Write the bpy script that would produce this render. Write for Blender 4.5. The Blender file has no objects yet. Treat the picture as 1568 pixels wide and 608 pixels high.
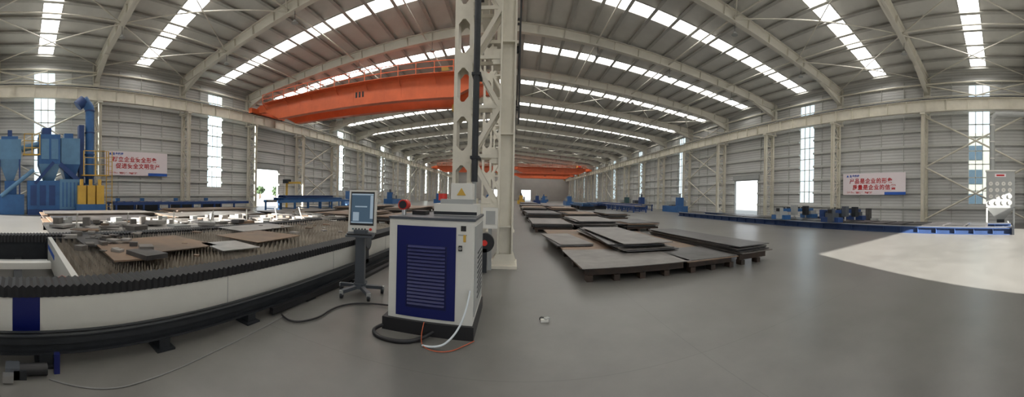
import bpy, math, random
from mathutils import Vector, Matrix
random.seed(7)
R=random.Random(11)
scene=bpy.context.scene
col=scene.collection

# ---------------------------------------------------------------- materials
def mat(name,c,rough=.5,metal=0,var=.0,scale=3.0,c2=None,bump=0,bscale=40,emit=None,estr=0,stretch=None,spec=.5,obj=True):
    m=bpy.data.materials.new(name); m.use_nodes=True
    nt=m.node_tree; n=nt.nodes; l=nt.links
    b=n['Principled BSDF']
    b.inputs['Base Color'].default_value=(*c,1); b.inputs['Roughness'].default_value=rough
    b.inputs['Metallic'].default_value=metal
    b.inputs['Specular IOR Level'].default_value=spec
    tc=n.new('ShaderNodeTexCoord'); mp=n.new('ShaderNodeMapping')
    l.new(tc.outputs['Object'],mp.inputs['Vector'])
    if stretch: mp.inputs['Scale'].default_value=stretch
    if var or c2:
        nz=n.new('ShaderNodeTexNoise'); nz.inputs['Scale'].default_value=scale; nz.inputs['Detail'].default_value=6
        nz.inputs['Roughness'].default_value=.62
        l.new(mp.outputs[0],nz.inputs['Vector'])
        cr=n.new('ShaderNodeValToRGB'); cr.color_ramp.elements[0].position=.32; cr.color_ramp.elements[1].position=.68
        lo=c2 if c2 else tuple(x*(1-var) for x in c)
        cr.color_ramp.elements[0].color=(*lo,1); cr.color_ramp.elements[1].color=(*c,1)
        l.new(nz.outputs['Fac'],cr.inputs['Fac']); l.new(cr.outputs['Color'],b.inputs['Base Color'])
    if bump:
        nb=n.new('ShaderNodeTexNoise'); nb.inputs['Scale'].default_value=bscale
        l.new(mp.outputs[0],nb.inputs['Vector'])
        bp=n.new('ShaderNodeBump'); bp.inputs['Strength'].default_value=bump; bp.inputs['Distance'].default_value=.02
        l.new(nb.outputs['Fac'],bp.inputs['Height']); l.new(bp.outputs['Normal'],b.inputs['Normal'])
    if emit:
        b.inputs['Emission Color'].default_value=(*emit,1); b.inputs['Emission Strength'].default_value=estr
    return m

def corrug(name,c,axis,scale,depth=.35,groove=.72):
    """ribbed sheet metal"""
    m=mat(name,c,.5,0,var=.10,scale=.35)
    nt=m.node_tree;n=nt.nodes;l=nt.links;b=n['Principled BSDF']
    tc=n.new('ShaderNodeTexCoord')
    w=n.new('ShaderNodeTexWave'); w.wave_type='BANDS'; w.bands_direction=axis; w.inputs['Scale'].default_value=scale
    l.new(tc.outputs['Object'],w.inputs['Vector'])
    cr=n.new('ShaderNodeValToRGB'); cr.color_ramp.elements[0].position=.25; cr.color_ramp.elements[1].position=.6
    l.new(w.outputs['Color'],cr.inputs['Fac'])
    bp=n.new('ShaderNodeBump'); bp.inputs['Strength'].default_value=depth; bp.inputs['Distance'].default_value=.04
    l.new(cr.outputs['Color'],bp.inputs['Height']); l.new(bp.outputs['Normal'],b.inputs['Normal'])
    src=b.inputs['Base Color'].links[0].from_socket
    mx=n.new('ShaderNodeMix'); mx.data_type='RGBA'; mx.blend_type='MULTIPLY'
    mx.inputs['Factor'].default_value=1
    cr2=n.new('ShaderNodeValToRGB'); cr2.color_ramp.elements[0].color=(groove,groove,groove,1); cr2.color_ramp.elements[1].color=(1,1,1,1)
    cr2.color_ramp.elements[0].position=.1; cr2.color_ramp.elements[1].position=.5
    l.new(w.outputs['Color'],cr2.inputs['Fac'])
    l.new(src,mx.inputs[6]); l.new(cr2.outputs['Color'],mx.inputs[7]); l.new(mx.outputs[2],b.inputs['Base Color'])
    return m

CREAM=mat('cream_paint',(.70,.66,.56),.45,0,var=.14,scale=2)
CREAM2=mat('rafter_paint',(.70,.67,.59),.5,0,var=.08,scale=1)
PURL=mat('galvanised_purlin',(.44,.43,.40),.5,.1,var=.15)
ROOF=mat('roof_sheet_grey',(.64,.63,.59),.55,0,var=.12,scale=.8)
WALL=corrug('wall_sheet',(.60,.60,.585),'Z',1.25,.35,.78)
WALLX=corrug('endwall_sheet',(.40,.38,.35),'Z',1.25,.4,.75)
GIRT=mat('girt_steel',(.54,.54,.51),.5,.1,var=.1)
BLACK=mat('black_rubber',(.012,.012,.014),.5)
DARK=mat('dark_grey_steel',(.03,.034,.04),.5,.3,var=.3,scale=5)
WHITE=mat('white_enamel',(.68,.67,.62),.35,0,var=.06,scale=3)
NAVY=mat('navy_enamel',(.004,.009,.10),.35)
NAVY2=mat('navy_louvre',(.003,.006,.06),.4)
BLUE=mat('machine_blue',(.035,.13,.33),.45,0,var=.25,scale=2)
BLUE2=mat('beam_blue',(.018,.055,.19),.5,0,var=.25,scale=2)
RAILB=mat('rail_blue',(.018,.045,.13),.6,0,var=.25,scale=2)
LBLUE=mat('light_blue_paint',(.11,.24,.40),.45,0,var=.2,scale=2)
YEL=mat('safety_yellow',(.60,.37,.06),.45,0,var=.15)
ORANGE=mat('crane_orange',(.74,.15,.05),.42,0,var=.18,scale=1)
RED=mat('red_paint',(.60,.03,.02),.4)
STEEL=mat('mill_steel_plate',(.12,.115,.115),.42,.45,c2=(.055,.052,.052),scale=1.4,bump=.1,bscale=6)
STEEL2=mat('light_steel_plate',(.22,.205,.19),.42,.4,c2=(.12,.11,.10),scale=2.1)
PARTS=mat('cut_steel_light',(.40,.385,.36),.45,.3,c2=(.24,.23,.22),scale=2.1)
RUST=mat('rusty_steel_plate',(.27,.175,.11),.6,.15,c2=(.13,.098,.075),scale=1.1,bump=.12,bscale=8)
RUSTD=mat('dark_rust_steel',(.08,.05,.035),.7,.3,c2=(.035,.03,.026),scale=3)
SLAT=mat('burnt_slats',(.60,.55,.47),.55,.0,c2=(.24,.20,.16),scale=2.2)
SLATB=mat('slag_tray',(.20,.17,.14),.8,0,c2=(.09,.07,.055),scale=3)
GREY=mat('grey_paint',(.36,.37,.36),.45,0,var=.08)
MGREY=mat('console_grey',(.08,.09,.105),.4,.2)
GREEN=mat('machine_green',(.05,.11,.12),.5,0,var=.2)
BANNER=mat('banner_vinyl',(.78,.70,.72),.6)
BRED=mat('banner_red',(.50,.01,.015),.6)
BBLUE=mat('banner_blue',(.02,.10,.45),.6)
CHROME=mat('bare_steel',(.5,.5,.5),.3,.9)
HOSE=mat('white_hose',(.6,.65,.68),.35)
CABLE=mat('grey_cable',(.22,.22,.22),.5)
ORC=mat('orange_cable',(.45,.09,.03),.5)
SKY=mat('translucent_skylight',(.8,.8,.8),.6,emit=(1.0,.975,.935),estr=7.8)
OUTG=mat('exterior_ground',(.30,.29,.26),.9,0,var=.2,scale=.2)
LEAF=mat('foliage',(.05,.09,.03),.8,0,var=.5,scale=3)
BARK=mat('bark',(.12,.08,.05),.9)
FAC=mat('facade_beige',(.34,.31,.26),.8,0,var=.1)
FGL=mat('facade_glass',(.05,.07,.09),.2)
def glassmat():
    m=bpy.data.materials.new('window_glass'); m.use_nodes=True; nt=m.node_tree; n=nt.nodes;l=nt.links
    for x in list(n): n.remove(x)
    o=n.new('ShaderNodeOutputMaterial'); t=n.new('ShaderNodeBsdfTransparent'); t.inputs[0].default_value=(.86,.93,.95,1)
    g=n.new('ShaderNodeBsdfGlossy'); g.inputs['Roughness'].default_value=.1
    mx=n.new('ShaderNodeMixShader'); mx.inputs[0].default_value=.06
    l.new(t.outputs[0],mx.inputs[1]); l.new(g.outputs[0],mx.inputs[2]); l.new(mx.outputs[0],o.inputs[0])
    return m
GLASS=glassmat()
def floormat():
    m=bpy.data.materials.new('polished_concrete'); m.use_nodes=True; nt=m.node_tree;n=nt.nodes;l=nt.links;b=n['Principled BSDF']
    tc=n.new('ShaderNodeTexCoord')
    def noise(s,d=8,r=.6):
        z=n.new('ShaderNodeTexNoise'); z.inputs['Scale'].default_value=s; z.inputs['Detail'].default_value=d; z.inputs['Roughness'].default_value=r
        l.new(tc.outputs['Object'],z.inputs['Vector'])
        return z
    a=noise(.22,5,.5); c=noise(1.8,8,.62)
    cr=n.new('ShaderNodeValToRGB'); e=cr.color_ramp.elements
    e[0].position=.3; e[0].color=(.135,.132,.123,1); e[1].position=.7; e[1].color=(.180,.175,.163,1)
    l.new(a.outputs['Fac'],cr.inputs['Fac'])
    cr2=n.new('ShaderNodeValToRGB'); e=cr2.color_ramp.elements
    e[0].position=.3; e[0].color=(.86,.86,.86,1); e[1].position=.65; e[1].color=(1.04,1.04,1.04,1)
    l.new(c.outputs['Fac'],cr2.inputs['Fac'])
    mx=n.new('ShaderNodeMix'); mx.data_type='RGBA'; mx.blend_type='MULTIPLY'; mx.inputs['Factor'].default_value=1
    l.new(cr.outputs[0],mx.inputs[6]); l.new(cr2.outputs[0],mx.inputs[7])
    sx=n.new('ShaderNodeSeparateXYZ'); l.new(tc.outputs['Object'],sx.inputs[0])
    def joint(o,off):
        ad=n.new('ShaderNodeMath'); ad.operation='ADD'; ad.inputs[1].default_value=600+off; l.new(o,ad.inputs[0])
        md=n.new('ShaderNodeMath'); md.operation='MODULO'; md.inputs[1].default_value=6; l.new(ad.outputs[0],md.inputs[0])
        lt=n.new('ShaderNodeMath'); lt.operation='LESS_THAN'; lt.inputs[1].default_value=.01; l.new(md.outputs[0],lt.inputs[0]); return lt
    j1=joint(sx.outputs['X'],-1.9); j2=joint(sx.outputs['Y'],3.3)
    mxm=n.new('ShaderNodeMath'); mxm.operation='MAXIMUM'; l.new(j1.outputs[0],mxm.inputs[0]); l.new(j2.outputs[0],mxm.inputs[1])
    hf=n.new('ShaderNodeMath'); hf.operation='MULTIPLY'; hf.inputs[1].default_value=.22; l.new(mxm.outputs[0],hf.inputs[0])
    m2=n.new('ShaderNodeMix'); m2.data_type='RGBA'; l.new(hf.outputs[0],m2.inputs['Factor']); l.new(mx.outputs[2],m2.inputs[6]); m2.inputs[7].default_value=(.03,.03,.03,1)
    l.new(m2.outputs[2],b.inputs['Base Color'])
    b.inputs['Specular IOR Level'].default_value=.42
    rr=n.new('ShaderNodeMapRange'); rr.inputs['To Min'].default_value=.27; rr.inputs['To Max'].default_value=.38
    l.new(c.outputs['Fac'],rr.inputs['Value']); l.new(rr.outputs[0],b.inputs['Roughness'])
    return m
FLOOR=floormat()

# ---------------------------------------------------------------- mesh builder
class MB:
    def __init__(s): s.v=[];s.f=[];s.m=[];s.sm=[];s.mats=[];s.M=Matrix.Identity(4)
    def mi(s,m):
        if m not in s.mats: s.mats.append(m)
        return s.mats.index(m)
    def add(s,vs,fs,m,smooth=False):
        o=len(s.v); s.v+=[tuple(s.M@Vector(p)) for p in vs]; k=s.mi(m)
        for f in fs: s.f.append([i+o for i in f]); s.m.append(k); s.sm.append(smooth)
    def b(s,x0,x1,y0,y1,z0,z1,m):
        s.add([(x0,y0,z0),(x1,y0,z0),(x1,y1,z0),(x0,y1,z0),(x0,y0,z1),(x1,y0,z1),(x1,y1,z1),(x0,y1,z1)],
              [(0,3,2,1),(4,5,6,7),(0,1,5,4),(1,2,6,5),(2,3,7,6),(3,0,4,7)],m)
    def frame(s,p0,p1):
        d=(Vector(p1)-Vector(p0)); L=d.length; d.normalize()
        ref=Vector((0,0,1)) if abs(d.z)<.95 else Vector((0,1,0))
        side=d.cross(ref).normalized(); up=side.cross(d).normalized()
        return d,side,up,L
    def beam(s,p0,p1,w,h,m,ou=0,os=0):
        p0=Vector(p0);p1=Vector(p1);d,si,up,L=s.frame(p0,p1)
        off=up*ou+si*os; vs=[]
        for p in (p0,p1):
            for a,c in ((-1,-1),(1,-1),(1,1),(-1,1)): vs.append(p+off+si*(a*w/2)+up*(c*h/2))
        s.add(vs,[(0,1,2,3),(7,6,5,4),(0,4,5,1),(1,5,6,2),(2,6,7,3),(3,7,4,0)],m)
    def ibeam(s,p0,p1,h,bf,m,tf=.03,tw=.03,stiff=0):
        s.beam(p0,p1,tw,h,m); s.beam(p0,p1,bf,tf,m,ou=h/2-tf/2); s.beam(p0,p1,bf,tf,m,ou=-h/2+tf/2)
        if stiff:
            p0=Vector(p0);p1=Vector(p1);L=(p1-p0).length;d=(p1-p0).normalized();k=int(L/stiff)
            for i in range(1,k+1):
                q=p0+d*(L*i/(k+1)); s.beam(q-d*.01,q+d*.01,bf*.95,h-.02,m)
    def cyl(s,p0,p1,r,m,n=14,r2=None,caps=True):
        p0=Vector(p0);p1=Vector(p1);d,si,up,L=s.frame(p0,p1); r2=r if r2 is None else r2; vs=[]
        for p,rr in ((p0,r),(p1,r2)):
            for i in range(n):
                a=2*math.pi*i/n; vs.append(p+si*(math.cos(a)*rr)+up*(math.sin(a)*rr))
        s.add(vs,[(i,(i+1)%n,n+(i+1)%n,n+i) for i in range(n)],m,True)
        if caps:
            s.add(vs[:n],[tuple(range(n))[::-1]],m); s.add(vs[n:],[tuple(range(n))],m)
    def prism(s,pts,axis,a0,a1,m):
        n=len(pts)
        def P(u,w,a): return {'x':(a,u,w),'y':(u,a,w),'z':(u,w,a)}[axis]
        vs=[P(u,w,a0) for u,w in pts]+[P(u,w,a1) for u,w in pts]
        s.add(vs,[tuple(range(n))[::-1],tuple(range(n,2*n))]+[(i,(i+1)%n,n+(i+1)%n,n+i) for i in range(n)],m)
    def frust(s,c,sx,sy,z0,z1,tx,ty,m,dx=0,dy=0):
        x,y=c
        vs=[(x-sx/2,y-sy/2,z0),(x+sx/2,y-sy/2,z0),(x+sx/2,y+sy/2,z0),(x-sx/2,y+sy/2,z0),
            (x+dx-tx/2,y+dy-ty/2,z1),(x+dx+tx/2,y+dy-ty/2,z1),(x+dx+tx/2,y+dy+ty/2,z1),(x+dx-tx/2,y+dy+ty/2,z1)]
        s.add(vs,[(0,3,2,1),(4,5,6,7),(0,1,5,4),(1,2,6,5),(2,3,7,6),(3,0,4,7)],m)
    def mesh(s,name):
        me=bpy.data.meshes.new(name); me.from_pydata(s.v,[],s.f)
        for m in s.mats: me.materials.append(m)
        me.polygons.foreach_set('material_index',s.m); me.polygons.foreach_set('use_smooth',s.sm); me.update(); return me
    def obj(s,name,loc=(0,0,0),rot=(0,0,0),bevel=0):
        o=bpy.data.objects.new(name,s.mesh(name)); o.location=loc; o.rotation_euler=rot; col.objects.link(o)
        if bevel:
            md=o.modifiers.new('bevel','BEVEL'); md.width=bevel; md.segments=2; md.limit_method='ANGLE'
        return o
def inst(name,o,loc,rot=(0,0,0)):
    q=bpy.data.objects.new(name,o.data); q.location=loc; q.rotation_euler=rot; col.objects.link(q); return q
def curve(name,pts,r,m,parent=None):
    cu=bpy.data.curves.new(name,'CURVE'); cu.dimensions='3D'; cu.bevel_depth=r; cu.bevel_resolution=3
    sp=cu.splines.new('NURBS'); sp.points.add(len(pts)-1)
    for p,q in zip(sp.points,pts): p.co=(*q,1)
    sp.use_endpoint_u=True; sp.order_u=3; cu.resolution_u=10
    cu.materials.append(m); o=bpy.data.objects.new(name,cu); col.objects.link(o)
    if parent: o.parent=parent
    return o

# ---------------------------------------------------------------- building dimensions
XL,XR=-25.2,24.6; XM=-.3; Y0,Y1=-10.2,134.6
def zr(x): return 14.2-.0875*abs(x-XM)
FR=[6.2+8*k for k in range(-2,17)]
b=MB(); b.b(XL-.2,XR+.2,Y0-.2,Y1+.2,-.3,0,FLOOR); b.obj('floor')
b=MB(); b.b(-160,XL-.2,-120,260,-.35,-.05,OUTG); b.b(XR+.2,160,-120,260,-.35,-.05,OUTG); b.b(XL-.2,XR+.2,-120,Y0-.2,-.35,-.05,OUTG); b.b(XL-.2,XR+.2,Y1+.2,260,-.35,-.05,OUTG); b.obj('exterior_ground')

def wall(name,horiz,pos,t,a0,a1,z1,holes,m):
    As=sorted({a0,a1,*[h[0] for h in holes],*[h[1] for h in holes]}); Zs=sorted({0,z1,*[h[2] for h in holes],*[h[3] for h in holes]})
    w=MB()
    for i in range(len(As)-1):
        for j in range(len(Zs)-1):
            ca=(As[i]+As[i+1])/2; cz=(Zs[j]+Zs[j+1])/2
            if any(h[0]<ca<h[1] and h[2]<cz<h[3] for h in holes): continue
            if horiz=='y': w.b(pos,pos+t,As[i],As[i+1],Zs[j],Zs[j+1],m)
            else: w.b(As[i],As[i+1],pos,pos+t,Zs[j],Zs[j+1],m)
    return w
WY=[2,18,41,57,73,89,105,121]
holesR=[(y-.85,y+.85,1.5,11.0) for y in WY]+[(24.6,28.6,0,4.0)]
holesL=[(y-.85,y+.85,2.0,11.0) for y in WY]+[(23.4,27.2,0,4.2)]
def girts(w,x0,x1,holes):
    for z in [1.2+1.25*i for i in range(9)]:
        segs=[(Y0,Y1)]
        for h in holes:
            if h[2]-.1<z<h[3]+.1:
                ns=[]
                for a,c in segs:
                    if h[0]>a and h[1]<c: ns+= [(a,h[0]),(h[1],c)]
                    else: ns.append((a,c))
                segs=ns
        for a,c in segs: w.b(x0,x1,a,c,z-.09,z+.09,GIRT)
    for k in range(len(FR)-1):
        for f in (.25,.5,.75):
            y=FR[k]+8*f
            if any(h[0]-.2<y<h[1]+.2 for h in holes): continue
            w.b(x0+.05,x1-.05,y-.02,y+.02,.1,11.6,GIRT)
w=wall('wall_right','y',XR,.12,Y0,Y1,12.1,holesR,WALL); girts(w,XR-.2,XR,holesR); w.obj('wall_right')
w=wall('wall_left','y',XL-.12,.12,Y0,Y1,12.1,holesL,WALL); girts(w,XL,XL+.2,holesL); w.obj('wall_left')
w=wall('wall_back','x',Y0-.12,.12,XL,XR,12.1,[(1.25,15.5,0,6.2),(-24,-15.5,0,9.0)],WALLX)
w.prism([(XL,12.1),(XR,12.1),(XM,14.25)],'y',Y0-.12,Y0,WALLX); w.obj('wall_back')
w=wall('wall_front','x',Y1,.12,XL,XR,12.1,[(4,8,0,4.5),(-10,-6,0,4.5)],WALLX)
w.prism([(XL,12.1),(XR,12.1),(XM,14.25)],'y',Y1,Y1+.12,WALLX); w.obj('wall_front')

# roof with translucent strips
PD=.17; RD=.70
strips=[(y+3.2,y+4.4) for y in FR[:-1]]
rf=MB(); sk=MB(); ys=[Y0-.2]
for a,c in strips: ys+=[a,c]
ys.append(Y1+.2)
for i in range(len(ys)-1):
    tgt,m=(rf,ROOF) if i%2==0 else (sk,SKY)
    for xa,xb in ((XL-.2,XM),(XM,XR+.2)):
        za,zb=zr(xa),zr(xb); a,c=ys[i],ys[i+1]
        if m is SKY:
            if xa<-20: xa2,xb2=XL+.9,XM-.9
            else: xa2,xb2=XM+.9,XR-.9
            rf.prism([(xa,zr(xa)),(xa2,zr(xa2)),(xa2,zr(xa2)+.05),(xa,zr(xa)+.05)],'y',a,c,ROOF)
            rf.prism([(xb2,zr(xb2)),(xb,zr(xb)),(xb,zr(xb)+.05),(xb2,zr(xb2)+.05)],'y',a,c,ROOF)
            xa,xb=xa2,xb2; za,zb=zr(xa),zr(xb)
        tgt.prism([(xa,za),(xb,zb),(xb,zb+.05),(xa,za+.05)],'y',a,c,m)
rf.obj('ceiling'); sk.obj('skylight_panels')
pu=MB()
x=.9
while x<24.3:
    for s in (-1,1):
        X=XM+s*x; z=zr(X)
        pu.b(X-.02,X+.02,Y0,Y1,z-PD,z-.005,PURL)
        pu.b(X-.12,X+.12,Y0,Y1,z-PD-.015,z-PD,PURL)
    x+=1.55
for a,c in strips:
    for s in (-1,1):
        for y in (a,c):
            p0=(XM+s*.9,y,zr(XM+s*.9)-.02); p1=(XM+s*24,y,zr(XM+s*24)-.02); pu.beam(p0,p1,.06,.05,PURL)
pu.obj('roof_purlins')

# rafters
rb=MB()
for s,xe in ((-1,XL+.15),(1,XR-.15)):
    p0=(XM,0,zr(XM)-PD-RD/2-.04); p1=(xe,0,zr(xe)-PD-RD/2-.04)
    rb.ibeam(p0,p1,RD,.34,CREAM2,.035,.03,stiff=2.0)
    bt=PD+RD+.04; xh=xe-s*3.2
    rb.prism([(xe,zr(xe)-bt),(xh,zr(xh)-bt),(xe,zr(xe)-bt-.75)],'y',-.02,.02,CREAM2)
    rb.beam((xh,0,zr(xh)-bt-.02),(xe,0,zr(xe)-bt-.77),.34,.035,CREAM2)
    rb.ibeam((xe,0,zr(xe)-.3),(xe,0,8.4),.55,.34,CREAM2)
r0=rb.obj('roof_rafter',(0,FR[0]+.5,0))
for y in FR[1:-1]: inst('roof_rafter',r0,(0,y,0))

# wall columns (lattice below the runway)
def lattice_col(w,xa,xb,zt,m,step=1.05,solid=.16):
    for X in (xa,xb): w.ibeam((X,0,0),(X,0,zt),solid*1.6,.26,m,.02,.02)
    n=int(zt/step)
    for i in range(n):
        z0=.2+i*(zt-.3)/n; z1=.2+(i+1)*(zt-.3)/n
        for yy in (-.12,.12):
            p,q=((xa,yy,z0),(xb,yy,z1)) if (i%2==0) else ((xb,yy,z0),(xa,yy,z1))
            w.beam(p,q,.02,.07,m)
            w.beam((xa,yy,z1),(xb,yy,z1),.02,.05,m)
    w.b(min(xa,xb)-.25,max(xa,xb)+.25,-.25,.25,0,.05,m)
    w.b(min(xa,xb)-.2,max(xa,xb)+.2,-.2,.2,zt,zt+.12,m)
wc=MB(); lattice_col(wc,23.2,24.25,8.4,CREAM); c0=wc.obj('steel_lattice_column',(0,FR[1],0))
wl=MB(); lattice_col(wl,-23.8,-24.85,8.4,CREAM); c1=wl.obj('steel_lattice_column',(0,FR[1],0))
for y in FR[2:-1]:
    inst('steel_lattice_column',c0,(0,y,0)); inst('steel_lattice_column',c1,(0,y,0))

# central column row
cc=MB()
xa,xb=-1.17,-.14
ZT=8.4
for dx in (-.17,.17): cc.b(xa+dx-.04,xa+dx+.04,-.20,.20,0,ZT,CREAM)
z=.05
while z<ZT-.3:
    for yy in (-.2,.18):
        cc.b(xa-.13,xa+.13,yy,yy+.02,z,z+.34,CREAM)
        for sx in (-1,1):
            for (za,zb) in ((z+.34,z+.46),(z,z-.12)):
                cc.prism([(xa+sx*.13,za),(xa+sx*.03,za),(xa+sx*.13,zb)],'y',yy,yy+.02,CREAM)
    z+=1.12
cc.b(xb-.18,xb-.14,-.24,.24,0,ZT,CREAM); cc.b(xb+.14,xb+.18,-.24,.24,0,ZT,CREAM); cc.b(xb-.14,xb+.14,-.10,-.06,0,ZT,CREAM)
z=.9
while z<ZT:
    cc.b(xb-.14,xb+.14,-.22,.22,z,z+.03,CREAM); z+=2.1
n=7
for i in range(n):
    z0=.25+i*(ZT-.5)/n; z1=.25+(i+1)*(ZT-.5)/n
    for yy in (-.17,.17):
        p,q=((xa+.2,yy,z0),(xb-.18,yy,z1)) if i%2==0 else ((xb-.18,yy,z0),(xa+.2,yy,z1))
        cc.beam(p,q,.08,.10,CREAM)
        cc.beam((xa+.2,yy,z1),(xb-.18,yy,z1),.05,.08,CREAM)
        for X in (xa+.27,xb-.25): cc.b(X-.1,X+.1,yy-.01,yy+.01,z1-.16,z1+.16,CREAM)
for X in (xa,xb): cc.b(X-.34,X+.28,-.42,.42,0,.06,CREAM); cc.prism([(X-.32,.06),(X+.26,.06),(X+.18,.3),(X-.2,.3)],'y',-.27,-.25,CREAM); cc.prism([(X-.32,.06),(X+.26,.06),(X+.18,.3),(X-.2,.3)],'y',.25,.27,CREAM)
cc.b(xa-.35,xb+.35,-.3,.3,ZT,ZT+.14,CREAM)
cc.ibeam((-.63,0,ZT+.14),(-.63,0,13.0),.5,.34,CREAM)
k0=cc.obj('central_lattice_column',(0,7.3,0))
for y in FR[3:-1]: inst('central_lattice_column',k0,(0,y,0))
inst('central_lattice_column',k0,(0,FR[1],0))

# runway beams
def runway(x):
    w=MB(); w.ibeam((x,Y0+.3,9.0),(x,Y1-.3,9.0),.9,.34,CREAM,.03,.03,stiff=1.6); w.b(x-.05,x+.05,Y0+.4,Y1-.4,9.45,9.56,DARK)
    return w.obj('crane_runway_beam')
for x in (23.2,-23.8,-1.17,-.14): runway(x)
w=MB(); w.b(.16,.22,Y0+1,Y1-1,8.35,8.45,BLACK); w.b(.16,.22,Y0+1,Y1-1,8.15,8.2,BLACK)
for y in FR[1:-1]: w.b(.02,.22,y-.05,y+.05,8.1,8.5,DARK)
w.obj('crane_conductor_rail')
w=MB()
for yy in (6.95,7.35): w.b(.10,.13,yy-.02,yy+.02,3.3,8.1,BLACK)
z=3.4
while z<8.0: w.b(.10,.13,6.95,7.35,z,z+.03,BLACK); z+=.3
for z in (3.6,5.6,7.6): w.b(.045,.11,7.08,7.12,z,z+.04,BLACK); w.b(.045,.11,7.28,7.32,z,z+.04,BLACK)
w.obj('access_ladder')
w=MB()
for x in (23.95,-24.6):
    w.cyl((x,Y0+.5,11.0),(x,Y1-.5,11.0),.07,CREAM,8); w.cyl((x,Y0+.5,9.95),(x,Y1-.5,9.95),.05,CREAM,8)
    for k in (1,5,10,14):
        a,c=FR[k],FR[k+1]
        for z0,z1 in ((.3,4.4),(4.4,8.4)):
            w.cyl((x,a,z0),(x,c,z1),.07,CREAM,8); w.cyl((x,c,z0),(x,a,z1),.07,CREAM,8)
        m_=(a+c)/2
        w.cyl((x,a,10.9),(x,m_,9.9),.06,CREAM,8); w.cyl((x,m_,9.9),(x,c,10.9),.06,CREAM,8)
        w.cyl((x,a,9.9),(x,m_,10.9),.05,CREAM,8)
w.obj('wall_bracing')
w=MB()
for k in range(0,len(FR)-1):
    a,c=FR[k],FR[k+1]
    if k in (1,2,5,10,14):
        for s,xe in ((-1,XL),(1,XR)):
            for i in range(4):
                x0=XM+s*(.3+i*6); x1=XM+s*(6.3+i*6)
                if abs(x1)>24: x1=XM+s*24
                w.cyl((x0,a,zr(x0)-.7),(x1,c,zr(x1)-.7),.04,CREAM2,6); w.cyl((x0,c,zr(x0)-.7),(x1,a,zr(x1)-.7),.04,CREAM2,6)
for s in (-1,1):
    for i in (6.2,12.2,18.2):
        x=XM+s*i; w.cyl((x,Y0+.5,zr(x)-.65),(x,Y1-.5,zr(x)-.65),.055,CREAM2,8)
w.obj('roof_bracing')

# windows
wn=[0]
def window(x,y,z0,z1,side):
    w=MB(); t=.06; X=x+side*.06
    for yy in (y-.85,y-.283,y+.283,y+.85): w.b(X-.05,X+.05,yy-t/2,yy+t/2,z0,z1,WHITE)
    z=z0; n=round((z1-z0)/1.05)
    for i in range(n+1):
        zz=z0+(z1-z0)*i/n; w.b(X-.05,X+.05,y-.85,y+.85,zz-.035,zz+.035,WHITE)
    w.b(X-.008,X+.008,y-.85,y+.85,z0,z1,GLASS)
    wn[0]+=1; w.obj('window_%d'%wn[0])
for y in WY: window(XR,y,1.5,11.0,1); window(XL,y,2.0,11.0,-1)
def doorframe(nm,x,a,c,z,s):
    w=MB(); X=x+s*.06
    for yy in (a,c): w.b(X-.12,X+.12,yy-.07,yy+.07,0,z,GREY)
    w.b(X-.12,X+.12,a-.07,c+.07,z-.07,z+.1,GREY)
    w.b(x-s*.16,x-s*.07,a-.2,c+.2,z+.05,z+.55,GREY)
    w.obj(nm)
doorframe('door_1',XR,24.6,28.6,4.0,1); doorframe('door_2',XL,23.4,27.2,4.2,-1)
w=MB(); w.b(44,54,-14,12,-.05,11,FAC)
for z in range(3):
    for j in range(8): w.b(43.9,44.05,-13+j*3.2,-11+j*3.2,.9+z*3.4,2.9+z*3.4,FGL)
w.b(43.7,54.3,-14.3,12.3,11,11.4,FAC)
w.obj('office_building')
def tree(x,y,h,s):
    w=MB(); w.cyl((x,y,-.05),(x,y,h*.5),.12,BARK,8,.07)
    rr=random.Random(s)
    for i in range(26):
        c=Vector((x+rr.uniform(-1,1)*h*.25,y+rr.uniform(-1,1)*h*.25,h*(.45+.5*rr.random()))); q=h*rr.uniform(.08,.15); n=8
        vs=[];
        for a in range(5):
            for k in range(n):
                ph=math.pi*(a+.5)/5; th=2*math.pi*k/n; rad=q*rr.uniform(.8,1.2)
                vs.append(c+Vector((math.sin(ph)*math.cos(th),math.sin(ph)*math.sin(th),math.cos(ph)))*rad)
        w.add(vs,[(a*n+k,a*n+(k+1)%n,(a+1)*n+(k+1)%n,(a+1)*n+k) for a in range(4) for k in range(n)]+[tuple(range(n)),tuple(range(4*n,5*n))[::-1]],LEAF)
    w.obj('tree')
for i,(x,y,h) in enumerate([(-48,44,2.2),(-52,50,2.6),(-46,49,2),(-55,46,2.6),(-50,56,2.4),(-60,58,3),(-58,62,3)]): tree(x,y,h,i)

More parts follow.
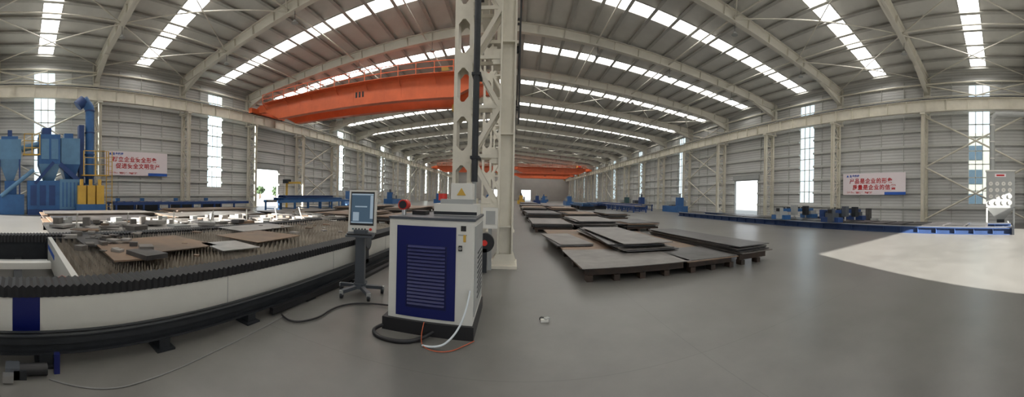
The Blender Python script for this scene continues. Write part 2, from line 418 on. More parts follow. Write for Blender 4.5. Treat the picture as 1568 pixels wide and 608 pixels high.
# ---------------------------------------------------------------- overhead cranes
def crane(xa,xb,y,big=True,m=ORANGE):
    w=MB(); L=xb-xa
    for yy in (0,2.6):
        pts=[(xa,9.75),(xa+1.2,9.65),(xa+3.0,8.75),(xb-3.0,8.75),(xb-1.2,9.65),(xb,9.75),(xb,10.3),(xb-.8,10.4),(xa+.8,10.4),(xa,10.3)]
        w.prism(pts,'y',yy-.22,yy+.22,m)
        w.b(xa+.3,xb-.3,yy-.3,yy+.3,10.38,10.42,m)
        w.b(xa+3,xb-3,yy-.3,yy+.3,8.72,8.76,m)
    for x in (xa,xb):
        w.b(x-.22,x+.22,-1.2,3.8,9.62,10.1,m)
        for yy in (-.9,3.5): w.cyl((x-.1,yy,9.77),(x+.1,yy,9.77),.2,DARK)
    w.b(xa+1.5,xb-1.5,-.95,-.22,10.3,10.34,m)
    n=int(L/1.6)
    for i in range(n+1):
        x=xa+1.5+(L-3)*i/n; w.b(x-.03,x+.03,-.96,-.90,10.3,11.15,m)
        w.b(x-.03,x+.03,-.236,-.22,9.0,10.3,m) if (x>xa+3.2 and x<xb-3.2) else None
        if i%2==0: w.beam((x,-.93,10.3),(x,-.3,9.8),.04,.06,m)
    for z in (10.7,11.15): w.b(xa+1.5,xb-1.5,-.95,-.91,z-.03,z+.03,m)
    for z in (10.7,11.15): w.b(xa+1.5,xb-1.5,2.9,2.94,z-.025,z+.025,m)
    xm=xa+L*.86
    w.b(xm-1,xm+1,-.3,2.9,10.45,10.65,DARK); w.cyl((xm-.6,1.3,11.0),(xm+.6,1.3,11.0),.3,RED); w.b(xm-.9,xm-.4,.3,1.0,10.65,11.2,YEL)
    w.cyl((xm,1.3,10.6),(xm,1.3,8.6),.04,BLACK,6); w.b(xm-.2,xm+.2,1.1,1.5,8.1,8.6,YEL)
    for q in range(3): w.b(xa+L*.51+q*.3,xa+L*.51+.16+q*.3,-.23,-.22,9.35,9.8,BLACK)
    w.obj('overhead_crane',(0,y,0))
crane(-23.8,-1.4,22.6)
crane(.1,23.2,92,m=ORANGE); crane(-23.8,-1.4,92,m=ORANGE); crane(.1,23.2,118)

hb=MB(); hb.cyl((0,0,0),(0,0,.6),.015,DARK,6); hb.cyl((0,0,-.12),(0,0,.05),.2,GREY,14,.08)
h0=None
for y in FR[1:-1]:
    for x in (-18.5,-12,-6,6,12,18.5):
        z=zr(x)-1.5
        if h0 is None: h0=hb.obj('high_bay_lamp',(x,y,z))
        else: inst('high_bay_lamp',h0,(x,y,z))

# ---------------------------------------------------------------- banners
def banner(x,ya,yb,za,zb,side,l1,l2):
    w=MB(); n=24
    w.b(min(x,x+side*.02),max(x,x+side*.02),ya,yb,za,zb,BANNER)
    xs=x+side*.026
    L=yb-ya
    if side>0: a0,a1=ya+L*.68,yb
    else: a0,a1=ya,ya+L*.32
    w.b(min(xs,x),max(xs,x),a0,a1,za,za+.24,BBLUE)
    o=w.obj('safety_banner')
    rz=math.pi/2 if side>0 else -math.pi/2
    def txt(s,size,u,z,m):
        cu=bpy.data.curves.new('text',type='FONT'); cu.body=s; cu.size=size; cu.align_x='LEFT'; cu.offset=.010; cu.space_character=1.16; cu.materials.append(m)
        t=bpy.data.objects.new('banner_text',cu); col.objects.link(t)
        yy=ya+u if side>0 else yb-u
        t.location=(x+side*.035,yy,z); t.rotation_euler=(math.pi/2,0,rz); t.parent=o
    txt(l1,.47,.65,zb-.84,BRED); txt(l2,.47,.95,zb-1.38,BRED)
    txt('▲ 企业标志',.22,.35,zb-.30,BBLUE); txt('安全第一  预防为主  综合治理',.17,.4,za+.12,BRED)
banner(XL+.36,6.9,12.6,2.85,4.85,1,'树立企业安全形象','促进安全文明生产')
banner(XR-.36,7.9,13.7,2.25,4.1,-1,'产品是企业的形象','质量是企业的信誉')

# ---------------------------------------------------------------- laser chiller / source cabinet
w=MB(); x0,x1,y0,y1=-1.41,-.41,3.45,4.5
w.b(x0-.06,x1+.02,y0-.04,y1,0,.15,BLACK)
w.b(x0,x1,y0,y1,.15,1.31,WHITE)
w.b(x0-.01,x1+.01,y0-.01,y1+.01,1.31,1.34,MGREY)
fx0,fx1=x0+.10,x1-.20
w.b(fx0,fx1,y0-.012,y0,.19,1.24,NAVY)
w.b(fx0+.12,fx1-.10,y0-.016,y0-.012,.30,1.02,NAVY2)
for i in range(17):
    z=.33+i*.041
    w.prism([(y0-.016,z),(y0-.034,z+.006),(y0-.016,z+.03)],'x',fx0+.14,fx1-.12,NAVY)
w.b(fx1+.03,fx1+.07,y0-.02,y0,.98,1.04,BLACK); w.cyl((fx1+.05,y0-.03,1.01),(fx1+.05,y0,1.01),.018,CHROME)
w.b(fx1+.05,fx1+.11,y0-.004,y0,1.2,1.26,BLACK); w.b(fx1+.02,fx1+.12,y0-.004,y0,1.15,1.165,GREY)
w.b(x1-.12,x1-.09,y0-.006,y0,1.08,1.16,YEL)
w.b(x1,x1+.008,y0+.08,y1-.08,.22,1.25,GREY)
for i in range(10): w.b(x1+.008,x1+.014,y0+.35,y1-.2,.35+i*.06,.37+i*.06,DARK)
w.b(x0-.008,x0,y0+.08,y1-.08,.22,1.25,GREY)
w.b(-1.0,-.44,3.95,4.4,1.34,1.49,WHITE); w.b(-1.0,-.44,3.945,3.95,1.35,1.39,DARK)
w.b(-.92,-.5,3.97,4.36,1.49,1.55,GREY)
w.b(-.80,-.52,4.05,4.33,1.55,1.76,WHITE)
w.prism([(-.72,1.60),(-.60,1.60),(-.66,1.70)],'y',4.04,4.05,YEL)
w.cyl((-.9,4.1,1.49),(-.9,4.1,1.53),.05,RED); w.cyl((-.93,4.15,1.53),(-.93,4.15,1.62),.06,RED)
w.cyl((-1.34,3.75,1.34),(-1.34,3.75,1.42),.03,CHROME); w.cyl((-1.34,3.70,1.47),(-1.34,3.82,1.47),.065,RED); w.cyl((-1.34,3.69,1.47),(-1.34,3.70,1.47),.05,DARK)
w.b(-1.28,-1.1,3.9,4.1,1.34,1.39,BLACK)
cab=w.obj('laser_chiller_cabinet',bevel=.006)
curve('black_hose',[(-1.4,3.5,.05),(-1.55,3.35,.03),(-1.45,3.15,.025),(-1.15,3.12,.025),(-.95,3.25,.025),(-.85,3.42,.05)],.022,BLACK)
curve('white_water_hose',[(-.44,3.42,.55),(-.46,3.3,.35),(-.56,3.2,.14),(-.72,3.12,.02),(-.9,3.16,.015)],.011,HOSE)
curve('orange_cable',[(-.95,3.4,.16),(-.95,3.2,.02),(-.8,3.08,.012),(-.6,3.1,.012),(-.45,3.3,.012),(-.38,3.4,.012)],.005,ORC)
w=MB(); w.cyl((-.82,6.75,1.9),(-.82,6.75,9.0),.07,DARK,14)
for z in (2.4,4.2,6.0,7.8): w.b(-.92,-.72,6.68,7.1,z,z+.06,DARK)
w.cyl((-.82,6.75,0),(-.82,6.75,1.9),.05,GREY,12)
w.obj('service_pipe')
w=MB(); w.b(-.62,-.3,6.7,6.9,.9,1.35,WHITE); w.b(-.55,-.35,6.69,6.70,1.0,1.28,GREY); w.b(-.5,-.42,6.75,6.85,0,.9,GREY)
w.cyl((-.55,6.5,.62),(-.55,6.62,.62),.2,BLACK,20); w.cyl((-.55,6.48,.62),(-.55,6.64,.62),.06,RED); w.b(-.6,-.5,6.5,6.62,0,.5,DARK)
w.obj('electrical_box')

# ---------------------------------------------------------------- operator console
w=MB()
for i in range(5):
    a=2*math.pi*i/5+.3; e=(math.cos(a)*.36,math.sin(a)*.36)
    w.beam((0,0,.13),(e[0],e[1],.10),.07,.05,MGREY)
    w.cyl((e[0]-.02,e[1],.045),(e[0]+.02,e[1],.045),.045,DARK); w.b(e[0]-.03,e[0]+.03,e[1]-.03,e[1]+.03,.06,.12,GREY)
w.cyl((0,0,.1),(0,0,.18),.1,MGREY); w.b(-.075,.075,-.05,.05,.15,1.0,MGREY)
w.b(-.11,.11,-.04,.1,.93,1.02,MGREY)
b_=w.M; w.M=Matrix.Translation((0,-.03,0))@Matrix.Rotation(math.radians(-6),4,'X')
w.b(-.225,.225,-.04,.05,.98,1.66,WHITE)
w.b(-.195,.195,-.046,-.04,1.09,1.63,BLACK)
SCR=mat('screen_ui',(.03,.05,.08),.25,emit=(.08,.14,.20),estr=.4); UI=mat('screen_ui_light',(.3,.4,.5),.3,emit=(.5,.6,.7),estr=.2)
w.b(-.18,.18,-.049,-.046,1.13,1.60,SCR)
w.b(-.18,.18,-.052,-.049,1.575,1.60,UI); w.b(.13,.18,-.052,-.049,1.2,1.57,UI)
w.b(-.12,.08,-.052,-.049,1.38,1.40,UI); w.b(-.15,-.05,-.052,-.049,1.16,1.30,UI)
w.b(-.18,.18,-.052,-.049,1.125,1.145,UI)
for i in range(5): w.cyl((-.14+i*.05,-.055,1.03),(-.14+i*.05,-.04,1.03),.013,GREEN if i==0 else DARK)
w.cyl((.15,-.065,1.03),(.15,-.04,1.03),.022,RED)
w.prism([(-.04,.93),(-.20,.90),(-.20,.925),(-.04,.985)],'x',-.22,.22,MGREY)
w.b(-.20,.20,-.19,-.07,.935,.955,BLACK)
w.M=b_
con=w.obj('operator_console',(-2.30,4.42,0),(0,0,math.radians(14)),bevel=.004)

# ---------------------------------------------------------------- laser cutting machine bed
w=MB(); Ya,Yb=-2.6,9.5
w.b(-3.35,-3.05,Ya,Yb,.19,.55,WHITE)
w.b(-3.052,-3.044,-.07,.20,.19,.55,NAVY)
for y in (2.4,4.8,7.2): w.b(-3.052,-3.046,y,y+.008,.19,.55,GREY)
w.b(-3.33,-3.02,Ya,Yb,.10,.19,DARK)
def bellows(x0,x1,ya,yb,z0,zt,step=.036):
    n=int((yb-ya)/step); pts=[]
    for i in range(n+1):
        y=ya+i*step; pts.append((y,zt if i%2 else zt-.022))
    for i in range(n):
        (ya_,za),(yb_,zb)=pts[i],pts[i+1]
        ia=.014 if i%2 else 0; ib=0 if i%2 else .014
        w.add([(x1-ia,ya_,z0),(x1-ib,yb_,z0),(x1-ib,yb_,zb),(x1-ia,ya_,za),(x0,ya_,za),(x0,yb_,zb),(x0,ya_,z0),(x0,yb_,z0)],
              [(0,1,2,3),(3,2,5,4),(4,5,7,6)],BLACK)
bellows(-3.36,-3.03,Ya,Yb,.55,.67)
bellows(-6.9,-6.55,Ya,Yb,.5,.66)
w.b(-6.88,-6.6,Ya,Yb,0,.5,DARK)
w.b(-3.5,-3.36,.55,Yb,.2,.60,DARK); w.b(-6.55,-6.42,.55,Yb,.2,.60,DARK)
w.b(-6.42,-3.45,.58,.66,.16,.63,WHITE)
w.prism([(-4.6,.30),(-4.1,.36),(-3.8,.52),(-4.2,.44)],'y',.572,.58,RED); w.prism([(-4.7,.26),(-4.2,.28),(-3.8,.40),(-4.3,.36)],'y',.572,.58,NAVY)
w.b(-6.3,-5.2,.573,.58,.42,.50,BBLUE)
w.b(-6.42,-3.5,.66,Yb,.44,.50,SLATB)
for X in (-4.4,-5.6): w.b(X-.06,X+.06,Ya,.5,.22,.34,GREY)
for y in (-2.4,-1.2,-.1): w.b(-6.6,-3.4,y,y+.14,.06,.2,DARK)
w.b(-6.5,-3.4,-1.9,-1.7,.3,.42,WHITE)
w.b(-5.1,-4.95,-1.7,.5,.34,.44,WHITE)
y=.75
while y<Yb-.05:
    n=30; L=2.92/n; x=-6.42
    pts=[(x,.545)]
    for i in range(n):
        pts.append((x+i*L+L*.5,.668+R.uniform(-.025,.008))); pts.append((x+(i+1)*L,.545))
    for i in range(len(pts)-1):
        (xa_,za),(xb_,zb)=pts[i],pts[i+1]
        w.add([(xa_,y,.46),(xb_,y,.46),(xb_,y,zb),(xa_,y,za)],[(0,1,2,3)],SLAT)
        w.add([(xa_,y+.004,.46),(xb_,y+.004,.46),(xb_,y+.004,zb),(xa_,y+.004,za)],[(3,2,1,0)],SLAT)
    y+=.12
w.obj('laser_cutting_machine')
def plate(w,x,y,lx,ly,z,t,a,m):
    o=w.M; w.M=Matrix.Translation((x,y,0))@Matrix.Rotation(math.radians(a),4,'Z'); w.b(-lx/2,lx/2,-ly/2,ly/2,z,z+t,m); w.M=o
w=MB()
plate(w,-4.9,2.35,1.35,1.5,.678,.012,4,RUST); plate(w,-4.15,3.3,.8,.7,.678,.012,-8,PARTS); plate(w,-4.7,4.5,1.2,1.3,.678,.012,3,RUST)
plate(w,-5.9,5.6,1.0,1.8,.678,.01,0,PARTS)
plate(w,-5.6,1.35,1.3,.6,.678,.02,2,STEEL); plate(w,-4.4,1.45,1.2,.45,.68,.02,-3,RUST); plate(w,-3.95,1.7,.5,.35,.70,.06,12,STEEL)
for i in range(26):
    s_=R.uniform(.07,.24); plate(w,R.uniform(-6.3,-4.2),R.uniform(.9,1.9),s_,s_*R.uniform(.5,1.4),.68+R.choice([0,.02,.05]),R.uniform(.01,.08),R.uniform(0,90),R.choice([STEEL,STEEL2,STEEL2,PARTS]))
for i in range(30):
    s_=R.uniform(.05,.2); plate(w,R.uniform(-6.3,-3.7),R.uniform(1.9,9),s_,s_*R.uniform(.5,1.4),.678,R.uniform(.01,.03),R.uniform(0,90),R.choice([PARTS,STEEL2,RUST]))
w.obj('cut_steel_pieces')
w=MB()
w.ibeam((-2.86,-2.6,.19),(-2.86,8.3,.19),.17,.12,DARK,.02,.03); w.b(-2.82,-2.8,-2.6,8.3,.2,.26,DARK)
y=-2.1
while y<8.2:
    w.b(-2.93,-2.79,y-.06,y+.06,.02,.11,DARK); w.b(-2.97,-2.75,y-.1,y+.1,0,.02,DARK); w.b(-3.015,-2.93,y-.03,y+.03,.14,.2,DARK); y+=1.17
w.b(-2.80,-2.74,2.9,7.5,.03,.11,BLACK); w.b(-2.72,-2.62,4.9,7.8,.0,.05,BLACK)
w.cyl((-2.9,5.6,.63),(-2.75,5.6,.63),.17,BLACK,24); w.cyl((-2.76,5.6,.63),(-2.73,5.6,.63),.12,MGREY,24); w.b(-2.9,-2.8,5.45,5.75,.2,.5,DARK)
w.obj('guide_rail')
w=MB(); w.b(-2.70,-2.6,-.05,.06,0,.08,DARK); w.b(-2.72,-2.6,-.12,.0,.0,.10,MGREY); w.cyl((-2.66,.0,.06),(-2.66,.24,.06),.05,BLACK,12); w.b(-2.6,-2.54,-.14,-.05,.01,.07,CHROME); w.b(-2.72,-2.67,.3,.35,0,.17,NAVY)
w.obj('rail_drive_motor')
curve('floor_cable',[(-2.6,.25,.006),(-2.35,.6,.006),(-2.4,1.2,.006),(-2.5,1.8,.006),(-2.55,2.2,.006),(-2.6,2.6,.006),(-2.65,3.1,.02)],.005,CABLE)
curve('black_cable',[(-2.68,3.0,.03),(-2.45,2.85,.02),(-2.25,3.2,.02),(-2.3,3.6,.02),(-2.2,3.9,.02),(-1.9,4.1,.02),(-1.5,4.1,.03)],.012,BLACK)
w=MB(); w.b(.40,.50,3.98,4.04,0,.03,WHITE); plate(w,.48,4.02,.07,.05,.02,.025,35,GREY); plate(w,.42,4.08,.05,.04,0,.03,60,DARK); w.obj('paper_scrap')

# ---------------------------------------------------------------- parts table behind the bed
w=MB()
for (xa_,xb_) in ((-10.6,-7.6),):
    w.b(xa_,xb_,.8,13,.42,.50,PARTS)
    for y in (1.2,3.2,5.2,7.2,9.2,11.2,12.6):
        for X in (xa_+.15,xb_-.15): w.b(X-.06,X+.06,y-.06,y+.06,0,.42,DARK)
    w.b(xa_,xa_+.1,.8,13,.25,.42,DARK); w.b(xb_-.1,xb_,.8,13,.25,.42,DARK)
w.obj('parts_table')
w=MB()
for i in range(120):
    s_=R.uniform(.15,.6); plate(w,R.uniform(-10.4,-7.8),R.uniform(1,12.8),s_,s_*R.uniform(.4,1.4),.502+R.choice([0,0,.03,.06]),R.uniform(.015,.12),R.uniform(0,90),R.choice([STEEL,PARTS,PARTS,GREY,RUST,STEEL2]))
for i in range(22):
    s_=R.uniform(.1,.22); plate(w,R.uniform(-10.2,-8.8),R.uniform(1,8),s_,s_*1.2,.502,R.uniform(.12,.3),R.uniform(0,90),R.choice([GREY,PARTS,STEEL2]))
for i in range(7):
    y=1.5+i*1.4; w.cyl((-8+R.uniform(-.4,.2),y,.502),(-8,y,1.0),.018,WHITE,8)
w.obj('cut_parts_pile')

def stack(name,specs,loc=(0,0),legs=True):
    w=MB(); X0=min(s[0]-s[2]/2 for s in specs);X1=max(s[0]+s[2]/2 for s in specs);Y0_=min(s[1]-s[3]/2 for s in specs);Y1_=max(s[1]+s[3]/2 for s in specs)
    for s in specs: plate(w,*s)
    zb=min(s[4] for s in specs)
    if legs:
        y=Y0_+.18
        while y<Y1_:
            w.b(X0+.12,X1-.12,y-.05,y+.05,.0 if zb<.2 else .12,zb,RUSTD)
            if zb>=.2:
                x=X0+.2
                while x<X1-.1: w.b(x-.06,x+.06,y-.1,y+.1,0,.12,RUSTD); x+=.55
            y+=1.3
    return w.obj(name)
stack('steel_plate_stack',[(2.42,9.3,2.2,7.0,.25,.02,0,RUST),(2.5,6.75,2.4,2.1,.272,.012,1.5,STEEL2)])
stack('steel_plate_stack',[(1.65,9.6,1.0,2.6,.285,.03,4,STEEL),(1.65,9.6,.95,2.5,.318,.02,7,STEEL2)],legs=False)
stack('steel_plate_stack',[(4.33,8.8,1.45,6.2,.25,.02,0,RUST),(4.36,6.6,1.4,1.7,.272,.012,-2,STEEL)])
sp=[]
for i in range(7): sp.append((3.35+R.uniform(-.1,.14),9.6+R.uniform(-.3,.3),1.5-i*.02,4.6-i*.06,.285+i*.032,.02,R.uniform(-3,3),STEEL2 if i in (2,6) else STEEL))
stack('steel_plate_stack',sp,legs=False)
sp=[]
for i in range(7): sp.append((5.72+R.uniform(-.06,.06),8.5+R.uniform(-.25,.25),1.1,5.2-i*.06,.25+i*.032,.02,R.uniform(-1.5,1.5),STEEL2 if i in (1,4) else STEEL))
stack('steel_plate_stack',sp)
for (cx,cy,lx,ly,nn) in [(1.9,16.0,1.8,4.0,5),(4.1,16.2,2.0,4,8),(6.4,16,1.7,3.4,5),(2.1,22,2.2,4.4,9),(4.8,22.6,2.1,4.6,8),(7.4,23,1.6,4,8),(2.0,29,2,5,12),(4.8,30,2.2,5,11),(2.2,38,2.2,6,12),(5,39,2.2,6,10),(2.6,50,2.5,8,12)]:
    sp=[]
    for i in range(nn): sp.append((cx+R.uniform(-.12,.12),cy+R.uniform(-.2,.2),lx,ly*R.uniform(.85,1),.22+i*.04,.028,R.uniform(-2.5,2.5),R.choice([STEEL,STEEL,STEEL2,RUST])))
    stack('steel_plate_stack',sp)
for (cx,cy,lx,ly,nn) in [(-13.2,3.5,2.4,5,5),(-13.4,9.5,2.4,5.6,6),(-16.4,4.2,2.2,6,6),(-16.6,11.4,2.2,6,7),(-13.2,16.5,2.4,6,5),(-9.5,17.5,2.6,6,6),(-6,18,2.2,6,5),(-9,27,2.4,8,7),(-13,26,2.4,8,7),(-5,30,2.4,8,7)]:
    sp=[]
    for i in range(nn): sp.append((cx+R.uniform(-.12,.12),cy+R.uniform(-.2,.2),lx,ly*R.uniform(.85,1),.22+i*.04,.024,R.uniform(-2,2),R.choice([STEEL,RUST,STEEL2,RUST])))
    stack('steel_plate_stack',sp)

# ---------------------------------------------------------------- roller conveyors, beam lines
def conveyor(name,x,ya,yb,wid,h,m):
    w=MB()
    for s in (-1,1): w.b(x+s*wid/2-.05,x+s*wid/2+.05,ya,yb,h-.2,h,m)
    y=ya+.3
    while y<yb: w.cyl((x-wid/2,y,h-.08),(x+wid/2,y,h-.08),.07,STEEL2,8); y+=.6
    y=ya+.2
    while y<yb:
        for s in (-1,1): w.b(x+s*wid/2-.06,x+s*wid/2+.06,y-.06,y+.06,0,h-.2,m)
        w.b(x-wid/2,x+wid/2,y-.03,y+.03,.15,.22,m); y+=2
    return w.obj(name)
conveyor('roller_conveyor',-21,6.2,18,1.8,.8,BLUE2)
conveyor('roller_conveyor',-18.4,19,33,1.6,.9,BLUE)
conveyor('roller_conveyor',17.5,38,60,1.6,.9,BLUE2)
conveyor('roller_conveyor',14.8,34,50,1.6,.8,BLUE2)
def beams(x,y,n,L,m1,m2,base=.9):
    w=MB()
    for i in range(n): w.ibeam((x+i*.24,y,base+.1),(x+i*.24,y+L-i*.3,base+.1),.2,.18,m1)
    for i in range(n-2): w.ibeam((x+.1+i*.28,y+.5,base+.32),(x+.1+i*.28,y+L-2-i*.3,base+.32),.2,.18,m2)
    if base<.6:
        for k in range(4): w.b(x-.3,x+n*.24+.1,y+.5+k*(L-1)/4,y+.7+k*(L-1)/4,0,base,DARK)
    w.obj('blue_steel_beams')
beams(-19,20,6,11,BLUE,BLUE2)
beams(9.2,40,7,9,BLUE,LBLUE,.5); beams(12.3,44,6,9,BLUE2,BLUE,.5)
w=MB(); w.cyl((-21,24,0),(-21,24,2.6),.12,YEL); w.beam((-21,24,2.55),(-19.2,24,2.55),.14,.2,YEL); w.b(-21.3,-20.7,23.7,24.3,2.5,2.9,DARK); w.cyl((-19.4,24,2.5),(-19.4,24,1.9),.02,BLACK,6); w.obj('jib_crane')
w=MB()
for y in (7,9,12,15): w.b(-22.9,-22.5,y,y+1.8,0,.5+.2*(y%2),DARK); w.b(-22.8,-22.6,y+.2,y+.5,.5,1.0,BLUE)
w.obj('machine_parts')

# ---------------------------------------------------------------- shot blasting machine (left wall)
w=MB(); X=-21.2
w.b(X-1.2,X+1.2,.5,5.5,.0,.35,BLUE2)
w.b(X-1.0,X+1.0,.5,2.6,.35,2.2,BLUE); w.b(X-1.1,X+1.1,2.6,4.0,.35,2.3,LBLUE)
w.b(X-1.1,X+1.1,4.0,5.4,.35,1.9,BLUE)
for y in (.9,1.5,2.1): w.b(X+1.0,X+1.04,y-.2,y+.2,.6,1.9,BLUE2)
for i in range(5): w.b(X+1.1,X+1.13,2.75+i*.25,2.85+i*.25,.5,2.1,BLUE)
w.frust((X,1.95),1.1,.7,2.2,3.3,1.9,1.4,LBLUE); w.b(X-.95,X+.95,1.25,2.65,3.3,5.2,BLUE); w.b(X-.5,X+.5,1.5,2.1,5.2,5.7,BLUE2)
w.b(X+.95,X+1.0,1.4,1.9,3.6,4.9,LBLUE); w.b(X+.95,X+1.0,2.05,2.5,3.6,4.9,LBLUE)
w.frust((X,3.35),1.0,.6,2.3,3.3,1.6,1.25,BLUE); w.b(X-.8,X+.8,2.72,3.97,3.3,5.0,LBLUE); w.b(X-.3,X+.3,3.0,3.6,5.0,5.4,BLUE)
w.beam((X+.8,2.6,3.3),(X+.8,4.2,1.9),.5,.3,BLUE2); w.beam((X+.9,1.0,2.0),(X+.9,2.2,3.4),.3,.2,BLUE2)
w.b(X-.8,X+.8,-1.4,.1,3.6,4.9,LBLUE); w.frust((X,-.65),.5,.4,2.1,3.6,1.6,1.5,LBLUE); w.b(X-.7,X+.7,-1.2,-.1,4.9,5.1,BLUE); w.b(X-.15,X+.15,-.8,-.5,5.1,5.6,BLUE2)
for y in (-1.3,0): w.b(X+.7,X+.8,y-.05,y+.05,1.3,3.6,BLUE2)
w.b(X-.9,X+.9,-2.2,.3,0,1.3,BLUE); w.b(X-.4,X+.4,-1.0,-.2,1.3,2.2,BLUE)
w.cyl((X+.4,.1,4.3),(X+.4,1.3,4.6),.22,LBLUE,14); w.cyl((X+.9,-1.2,1.2),(X+.9,.9,2.9),.14,LBLUE,12)
w.b(X-.3,X+.3,4.0,4.35,.4,6.0,BLUE2)
w.cyl((X,4.8,1.6),(X,4.8,7.3),.30,BLUE,18); w.cyl((X,4.8,7.2),(X+.2,4.3,7.75),.34,BLUE,18); w.cyl((X+.2,4.35,7.7),(X+.2,3.9,7.3),.36,BLUE2,18)
for z in (2.5,4,5.5,7): w.cyl((X,4.8,z),(X,4.8,z+.08),.35,BLUE2,18)
w.b(X-.35,X+.35,4.45,5.15,1.5,2.0,LBLUE)
for y in (3.7,4.3,4.9): w.b(X+1.25,X+1.7,y,y+.5,.7,1.9,YEL); w.cyl((X+1.45,y+.25,1.9),(X+1.45,y+.25,2.3),.12,YEL)
w.b(X+1.25,X+1.7,3.6,5.5,.0,.7,BLUE)
for z in (4.3,4.75,5.2):
    w.b(X+1.0,X+1.05,.3,1.3,z-.02,z+.02,YEL); w.b(X+.9,X+.95,4.2,5.9,z-1.0-.02,z-1.0+.02,YEL)
for y in (.3,.8,1.3): w.b(X+1.0,X+1.05,y-.03,y+.03,3.9,5.2,YEL)
for y in (4.2,5.0,5.9): w.b(X+.9,X+.95,y-.03,y+.03,2.6,4.2,YEL)
w.b(X+.4,X+1.05,4.1,5.9,2.55,2.62,YEL); w.b(X+.5,X+1.05,.2,1.35,3.85,3.92,YEL)
for y in (5.75,6.15): w.b(X+.9,X+.95,y-.025,y+.025,0,4.2,YEL)
for i in range(13): w.b(X+.9,X+.95,5.75,6.15,.2+i*.3,.23+i*.3,YEL)
w.obj('shot_blasting_machine')

# ---------------------------------------------------------------- right side : long rail machine
w=MB()
for X in (16.0,19.2):
    w.ibeam((X,-.4,.17),(X,27,.17),.34,.3,RAILB,.04,.05,stiff=1.0); w.b(X-.04,X+.04,-.4,27,.34,.40,CHROME)
for y in range(0,27,2): w.b(16.2,19.0,y,y+.12,.10,.22,RAILB)
w.b(15.8,16.2,-.5,-.38,0,.45,DARK)
for i in range(18): w.b(16.5,18.9,1+i*1.15,1.95+i*1.15,.22,.42,STEEL)
w.obj('cutting_gantry_rail')
def gantry(y,m1,m2):
    w=MB()
    for X in (16,19.2): w.b(X-.3,X+.3,-.6,.6,.405,.70,m1); w.b(X-.22,X+.22,-.35,.35,.70,.95,m2)
    w.b(15.8,19.5,-.2,.2,.90,1.12,m1)
    w.b(16.8,17.2,-.5,-.2,.7,1.35,m2); w.b(18.1,18.5,-.5,-.2,.65,1.3,DARK)
    w.cyl((17.0,-.35,.45),(17.0,-.35,.75),.05,CHROME); w.cyl((18.3,-.35,.45),(18.3,-.35,.75),.05,CHROME)
    w.b(15.5,15.82,-.35,.0,.45,1.2,m2); w.b(15.46,15.5,-.3,-.03,.95,1.15,BLACK)
    for i in range(6): w.cyl((16.2+i*.55,.1,1.16),(16.5+i*.55,.1,1.16),.05,BLACK)
    w.obj('cutting_gantry',(0,y,0))
gantry(9.8,BLUE2,MGREY); gantry(13.8,BLUE,GREY)
w=MB()
for i in range(12): 
    y=9+i*.55; w.b(20.7,21.2,y,y+R.uniform(.2,.45),0,R.uniform(.4,1.2),R.choice([DARK,GREY,MGREY,STEEL,BLUE2]))
w.obj('tool_rack')
def machine(x,y,m,m2):
    w=MB(); w.b(-.8,.8,-2,2,0,.8,m); w.b(-.4,.4,-1.6,-.9,.8,1.9,m); w.b(-.5,.3,.4,1.4,.8,1.4,m2); w.cyl((0,-1.25,1.9),(0,-1.25,2.4),.14,m2); w.b(-.7,.7,-.4,.4,.8,.95,STEEL2); w.b(.5,.85,-1.4,-.9,.9,1.6,GREY)
    w.obj('drilling_machine',(x,y,0))
machine(20.6,36,BLUE,GREY); machine(20.5,48,BLUE2,MGREY); machine(21,56,GREEN,GREY); machine(-21,38,BLUE,GREY); machine(-20,50,BLUE,MGREY); machine(12,66,BLUE,GREY); machine(-14,60,BLUE,YEL); machine(2,70,YEL,DARK); machine(6,76,BLUE2,GREY); machine(9,90,BLUE,BLUE2); machine(15,84,BLUE,GREY); machine(3,98,BLUE2,BLUE); machine(12,112,BLUE,YEL); machine(-6,80,BLUE,GREY)
w=MB()
w.b(-.85,.85,-.9,.9,1.3,3.6,GREY); w.frust((0,0),.5,.5,.55,1.3,1.7,1.8,GREY)
w.b(-.25,.25,-.25,.25,.15,.55,DARK)
for sx in (-.8,.8):
    for sy in (-.85,.85): w.b(sx-.05,sx+.05,sy-.05,sy+.05,0,1.35,GREY)
w.b(-.87,-.85,-.9,.9,0,.08,GREY)
for r_ in range(4):
    for c_ in range(4): 
        y=-.6+c_*.4; z=1.62+r_*.4
        w.cyl((-.85,y,z),(-.90,y,z),.13,WHITE,18); w.cyl((-.90,y,z),(-.92,y,z),.035,GREY,10)
w.b(-.87,-.85,-.35,.35,3.25,3.45,BANNER); w.b(-.875,-.87,-.25,.25,3.3,3.4,BRED)
w.b(-.9,.9,-.95,.95,3.6,3.68,WHITE)
w.prism([(-.85,.05),(-.45,.05),(-.45,.5)],'x',-.88,-.84,GREY)
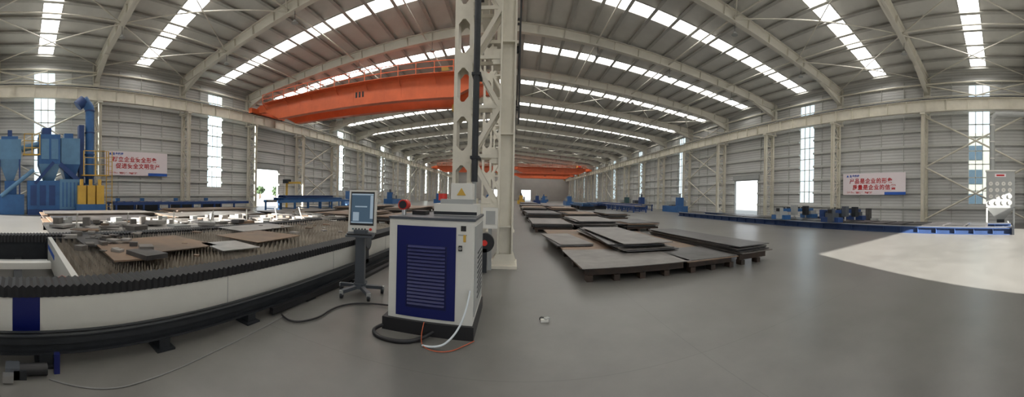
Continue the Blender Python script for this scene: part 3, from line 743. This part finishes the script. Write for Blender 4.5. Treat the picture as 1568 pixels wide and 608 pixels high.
w.cyl((0,.55,3.6),(0,.55,7.2),.17,GREY,16); w.cyl((0,.55,7.2),(0,.3,7.45),.17,GREY,16); w.cyl((0,.35,7.45),(0,-3.5,7.45),.17,GREY,16)
for z in (4.5,5.6,6.7): w.cyl((0,.55,z),(0,.55,z+.06),.2,WHITE,16)
w.obj('dust_collector',(20.6,.25,0))

# ---------------------------------------------------------------- light
wd=bpy.data.worlds.new('sky'); scene.world=wd; wd.use_nodes=True; n=wd.node_tree.nodes; l=wd.node_tree.links
bg=n['Background']; tc=n.new('ShaderNodeTexCoord'); sp=n.new('ShaderNodeSeparateXYZ'); l.new(tc.outputs['Generated'],sp.inputs[0])
cr=n.new('ShaderNodeValToRGB'); cr.color_ramp.elements[0].position=0; cr.color_ramp.elements[0].color=(.92,.96,1,1); cr.color_ramp.elements[1].position=.7; cr.color_ramp.elements[1].color=(.75,.87,1,1)
l.new(sp.outputs['Z'],cr.inputs[0]); l.new(cr.outputs[0],bg.inputs[0]); bg.inputs[1].default_value=2.0
sd=bpy.data.lights.new('sun','SUN'); sd.energy=27; sd.angle=.006; sd.color=(1,.96,.89)
so=bpy.data.objects.new('sun',sd); col.objects.link(so)
el=math.atan(6.2/((5.5-Y0)/.918)); d=Vector((.396*math.cos(el),.918*math.cos(el),-math.sin(el)))
so.rotation_euler=d.to_track_quat('-Z','Y').to_euler(); so.location=(0,-40,30)

scene.view_settings.view_transform='Standard'
scene.view_settings.exposure=0.08

# ---------------------------------------------------------------- camera (phone sweep panorama = cylindrical)
cd=bpy.data.cameras.new('panorama_camera'); cam=bpy.data.objects.new('panorama_camera',cd); col.objects.link(cam)
cam.location=(0,0,1.6); cam.rotation_euler=(math.pi/2,-math.radians(1.2),0); scene.camera=cam
cd.type='PANO'; cd.clip_end=500
F=551.0
hu=900/F
cd.panorama_type='CENTRAL_CYLINDRICAL'
cd.central_cylindrical_range_u_min=-hu; cd.central_cylindrical_range_u_max=hu
cd.central_cylindrical_range_v_min=-(698-345.5)/F; cd.central_cylindrical_range_v_max=345.5/F
cd.central_cylindrical_radius=1.0
